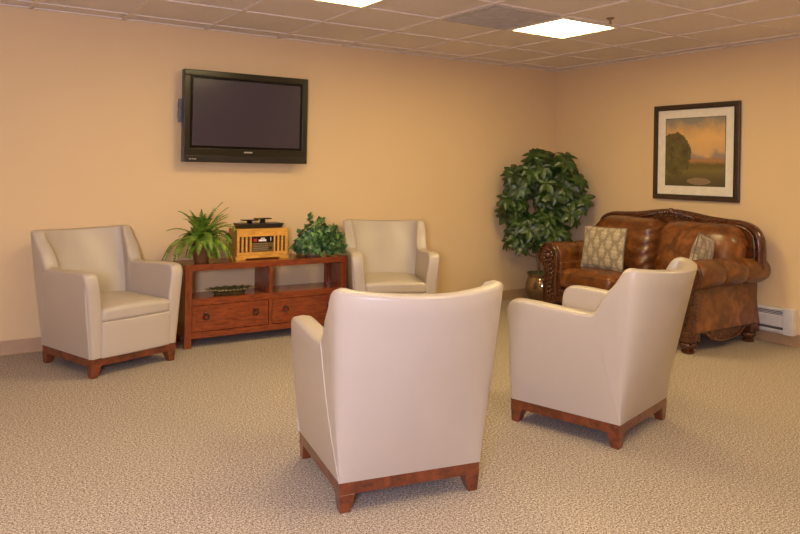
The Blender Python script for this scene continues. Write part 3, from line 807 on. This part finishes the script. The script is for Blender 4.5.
# ------------------------------------------------------------------ plants
def leaf(bm, base, d, up, length, width, curl=.25, fold=.18, n=4, shape=None):
    """one leaf blade growing from base along d"""
    d = d.normalized(); side = d.cross(up)
    if side.length < 1e-3: side = d.orthogonal()
    side.normalize(); nrm = side.cross(d).normalized(); L, C_, R_ = [], [], []
    sh = shape or [0.12, .75, 1.0, .72, 0.0]
    for i in range(n + 1):
        t_ = i / n; c_ = base + d * length * t_ - nrm * curl * length * t_ * t_
        w_ = sh[i] * width / 2; off = nrm * fold * w_
        C_.append(bm.verts.new(c_))
        if w_ > 1e-5: L.append(bm.verts.new(c_ + side * w_ + off)); R_.append(bm.verts.new(c_ - side * w_ + off))
        else: L.append(C_[-1]); R_.append(C_[-1])
    for i in range(n):
        for S in (L, R_):
            ids = [C_[i], S[i], S[i + 1], C_[i + 1]]; u_ = []
            for q in ids:
                if q not in u_: u_.append(q)
            if len(u_) > 2: bm.faces.new(u_)
rnd = random.Random(11)
def rv(a=1): return Vector((rnd.uniform(-a, a), rnd.uniform(-a, a), rnd.uniform(-a, a)))

# ficus in the corner: whorls of leaves on thin trunks
FX, FY = -.46, -.32
pl_ = thing('ficus_tree', 'tall leafy artificial tree in a bronze pot in the room corner behind the sofa', 'potted plant', (FX, FY, 0))
obj('pot', lathe(B(), [(0, 0), (.105, 0), (.118, .012), (.150, .06), (.166, .13), (.164, .19), (.148, .245), (.140, .262), (.152, .285), (.158, .300), (.150, .302), (.138, .28), (.0, .27)], seg=32), 'ficus_pot', pl_)
b = B(); 
for k in range(60):
    a = rnd.uniform(0, 6.28); q = rnd.uniform(0, .12); ball(b, (q * math.cos(a), q * math.sin(a), .285), rnd.uniform(.015, .025), u=7, v=5)
obj('moss', b, 'moss', pl_)
fo = B(); tops = []
wh = []
# whorl centres in a lumpy crown, given as (offset across the view, offset along the view, height)
VR = Vector((math.sin(YAW), -math.cos(YAW), 0)); VF = Vector((math.cos(YAW), math.sin(YAW), 0))
LOBES = [(a * .88, z, r) for a, z, r in [(-.30, 1.22, .17), (-.36, .98, .15), (-.24, .76, .17), (-.30, .64, .11), (-.05, 1.38, .16), (.17, 1.36, .15), (.05, 1.12, .17), (.30, 1.18, .13), (.36, 1.04, .10), (.22, .90, .13), (-.02, .80, .12), (.10, .97, .09), (.02, .66, .13), (.14, .70, .10), (-.16, 1.30, .14)]]
for (a, z, r_) in LOBES:
    for k in range(int(225 * r_ ** 1.2)):
        v = Vector((rnd.gauss(0, 1), rnd.gauss(0, 1), rnd.gauss(0, 1))).normalized() * r_ * rnd.uniform(.45, .85)
        dd = rnd.uniform(-.12, .10)
        p_ = VR * (a + v.x) + VF * (v.y * 1.1 + dd) + Vector((0, 0, z + v.z))
        c_ = VR * a + Vector((0, 0, z - .06)); wh.append((p_, (p_ - c_).normalized()))
keep = []
for p_, d_ in wh:
    wpt = Vector((FX, FY, 0)) + p_
    if wpt.x > -.17 or wpt.y > -.17: p_ = p_ - Vector((max(0, wpt.x + .17), max(0, wpt.y + .17), 0))
    keep.append((p_, d_))
for p_, d_ in keep:
    ax = (d_ + Vector((0, 0, .35)) - VF * .45).normalized(); e1 = ax.orthogonal().normalized(); e2 = ax.cross(e1)
    nl = rnd.choice((5, 6, 6, 7)); ph = rnd.uniform(0, 6.28)
    for k in range(nl):
        an = ph + 2 * PI * k / nl; dr_ = (e1 * math.cos(an) + e2 * math.sin(an)) * 1.0 + ax * rnd.uniform(.15, .55) + Vector((0, 0, -.30))
        ln = rnd.uniform(.10, .14)
        wtip = Vector((FX, FY, 0)) + p_ + dr_.normalized() * ln
        if wtip.x > -.02: dr_.x = -abs(dr_.x) * .3
        if wtip.y > -.02: dr_.y = -abs(dr_.y) * .3
        leaf(fo, p_, dr_, ax, ln, ln * rnd.uniform(.42, .52), .30, .22)
obj('foliage', fo, 'leaf_big', pl_, 0)
tr = B()
def stick(pts, r0_, r1_):
    sp = spline(pts, 5); tube(tr, sp, [r0_ + (r1_ - r0_) * i / (len(sp) - 1) for i in range(len(sp))], 7)
base_pts = [(-.03, .02), (.03, -.01), (.0, .04), (.02, .02)]
for (bx_, by_), (tx_, tz_) in zip(base_pts, ((-.10, 1.28), (.10, 1.30), (-.22, .95), (.24, 1.05))):
    stick([(bx_, by_, .26), VR * tx_ * .25 + Vector((bx_, by_, .60)), VR * tx_ * .6 + Vector((bx_ * .5, by_, .90)), VR * tx_ + Vector((0, 0, tz_))], .013, .006)
for (a, z, r_) in LOBES:
    stick([Vector((0, 0, max(.45, z - .38))), VR * a * .5 + Vector((0, 0, z - .16)), VR * a + Vector((0, 0, z))], .006, .003)
obj('trunk', tr, 'bark', pl_)

# fern
fx, fy = -3.905, -.31
fe = thing('potted_fern', 'bright green fern in a brown pot at the left end of the console', 'potted plant', (fx, fy, .600))
obj('pot', lathe(B(), [(0, 0), (.048, 0), (.052, .006), (.066, .07), (.076, .135), (.082, .150), (.080, .160), (.072, .158), (.070, .14), (0, .135)], seg=28), 'fern_pot', fe)
ff = B(); rnd = random.Random(5)
def frond(az, elev, L_, droop, wmax, base=Vector((0, 0, .14))):
    pts = []; d = Vector((math.cos(az) * math.cos(elev), math.sin(az) * math.cos(elev), math.sin(elev))); p = base.copy(); n_ = 19
    for i in range(n_ + 1):
        pts.append(p.copy()); p += d * L_ / n_; d = (d + Vector((0, 0, -droop / n_ * (1.0 + 1.2 * i / n_)))).normalized()
        wx_, wy_ = fx + p.x, fy + p.y
        if wy_ > -.035: p.y = -.035 - fy
        if wx_ > -3.675 and p.z < .29: p.x = -3.675 - fx
        if wy_ > -.47 and wx_ > -4.075 and p.z < .045: p.z = .045
    tube(ff, pts[::3] + [pts[-1]], [.0028] * (len(pts[::3])) + [.001], 5)
    for i in range(3, n_ + 1):
        t_ = i / n_; q = pts[i]; tg = (pts[min(i + 1, n_)] - pts[i - 1]).normalized()
        sd = tg.cross(Vector((0, 0, 1))); 
        if sd.length < .05: sd = Vector((math.sin(az), -math.cos(az), 0))
        sd.normalize(); upn = sd.cross(tg).normalized()
        wd = wmax * (math.sin(PI * (.12 + .86 * t_)) ** .75)
        for s_ in (-1, 1):
            for jit in (0,):
                qq = q + tg * L_ / n_ * jit
                if fy + qq.y + s_ * sd.y * wd > -.012: continue
                dr_ = sd * s_ + tg * .45 + rv(.10)
                leaf(ff, qq, dr_, upn, wd * rnd.uniform(.85, 1.1), .0135, .25, .2, 3, [.5, 1, .7, 0])
fr_spec = []
for k in range(42): fr_spec.append((rnd.uniform(0, 6.28), rnd.uniform(.75, 1.45), rnd.uniform(.24, .35), rnd.uniform(.7, 1.4)))
for k in range(46): fr_spec.append((k / 46 * 6.28 + rnd.uniform(-.1, .1), rnd.uniform(.35, .95), rnd.uniform(.28, .38), rnd.uniform(1.2, 2.1)))
for k in range(16): fr_spec.append((k / 16 * 6.28 + rnd.uniform(-.2, .2), rnd.uniform(.2, .6), rnd.uniform(.20, .28), rnd.uniform(2.4, 3.3)))
for az, el, L_, dr_ in fr_spec:
    if math.sin(az) > .35: L_ *= .62; el = max(el, 1.0)
    if el < .62 and abs(((az + 1.88) + PI) % (2 * PI) - PI) < .55: continue
    frond(az, el, L_, dr_, rnd.uniform(.030, .042))
obj('foliage', ff, 'leaf_fern', fe, 0)

# ivy bush
ix, iy = -2.985, -.295
iv = thing('potted_ivy', 'small dark green ivy bush in a tan pot beside the radio', 'potted plant', (ix, iy, .600))
obj('pot', lathe(B(), [(0, 0), (.050, 0), (.060, .01), (.080, .045), (.086, .075), (.080, .10), (.072, .10), (0, .09)], seg=28), 'ivy_pot', iv)
vf = B(); vs_ = B(); rnd = random.Random(21)
for k in range(115):
    az = rnd.uniform(0, 6.28); el = rnd.uniform(.1, 1.45)
    if el < .65 and abs(((az + 1.9) + PI) % (2 * PI) - PI) < .7: el = .65 + .5 * el
    L_ = rnd.uniform(.16, .30) * (1.0 if math.sin(az) < .3 else .6)
    if math.cos(az) < -.6: L_ *= .8
    d = Vector((math.cos(az) * math.cos(el), math.sin(az) * math.cos(el), math.sin(el))); p = Vector((0, 0, .09)); pts = [p.copy()]; n_ = 11
    for i in range(n_):
        p = p + d * L_ / n_; d = (d + Vector((0, 0, -.17)) + rv(.12)).normalized()
        if iy + p.y > -.05: p.y = -.05 - iy
        if p.z < .035: p.z = .035
        wx_ = ix + p.x
        if wx_ < -3.19: p.x = -3.19 - ix
        pts.append(p.copy())
        if i > 1:
            for _ in range(2):
                out = (p - Vector((0, 0, .04))).normalized(); dr_ = out * .6 + rv(.9) + Vector((0, 0, -.25))
                ln = rnd.uniform(.036, .054)
                if iy + p.y + dr_.normalized().y * ln > -.01 or ix + p.x + dr_.normalized().x * ln < -3.205 or p.z + dr_.normalized().z * ln * 1.2 < .01: continue
                leaf(vf, p, dr_, out + rv(.2), ln, ln * .85, .2, .2, 4, [.35, 1.0, .85, .45, 0])
    tube(vs_, pts, .0018, 5)
obj('foliage', vf, 'leaf_ivy', iv, 0); obj('stems', vs_, 'leaf_ivy', iv)
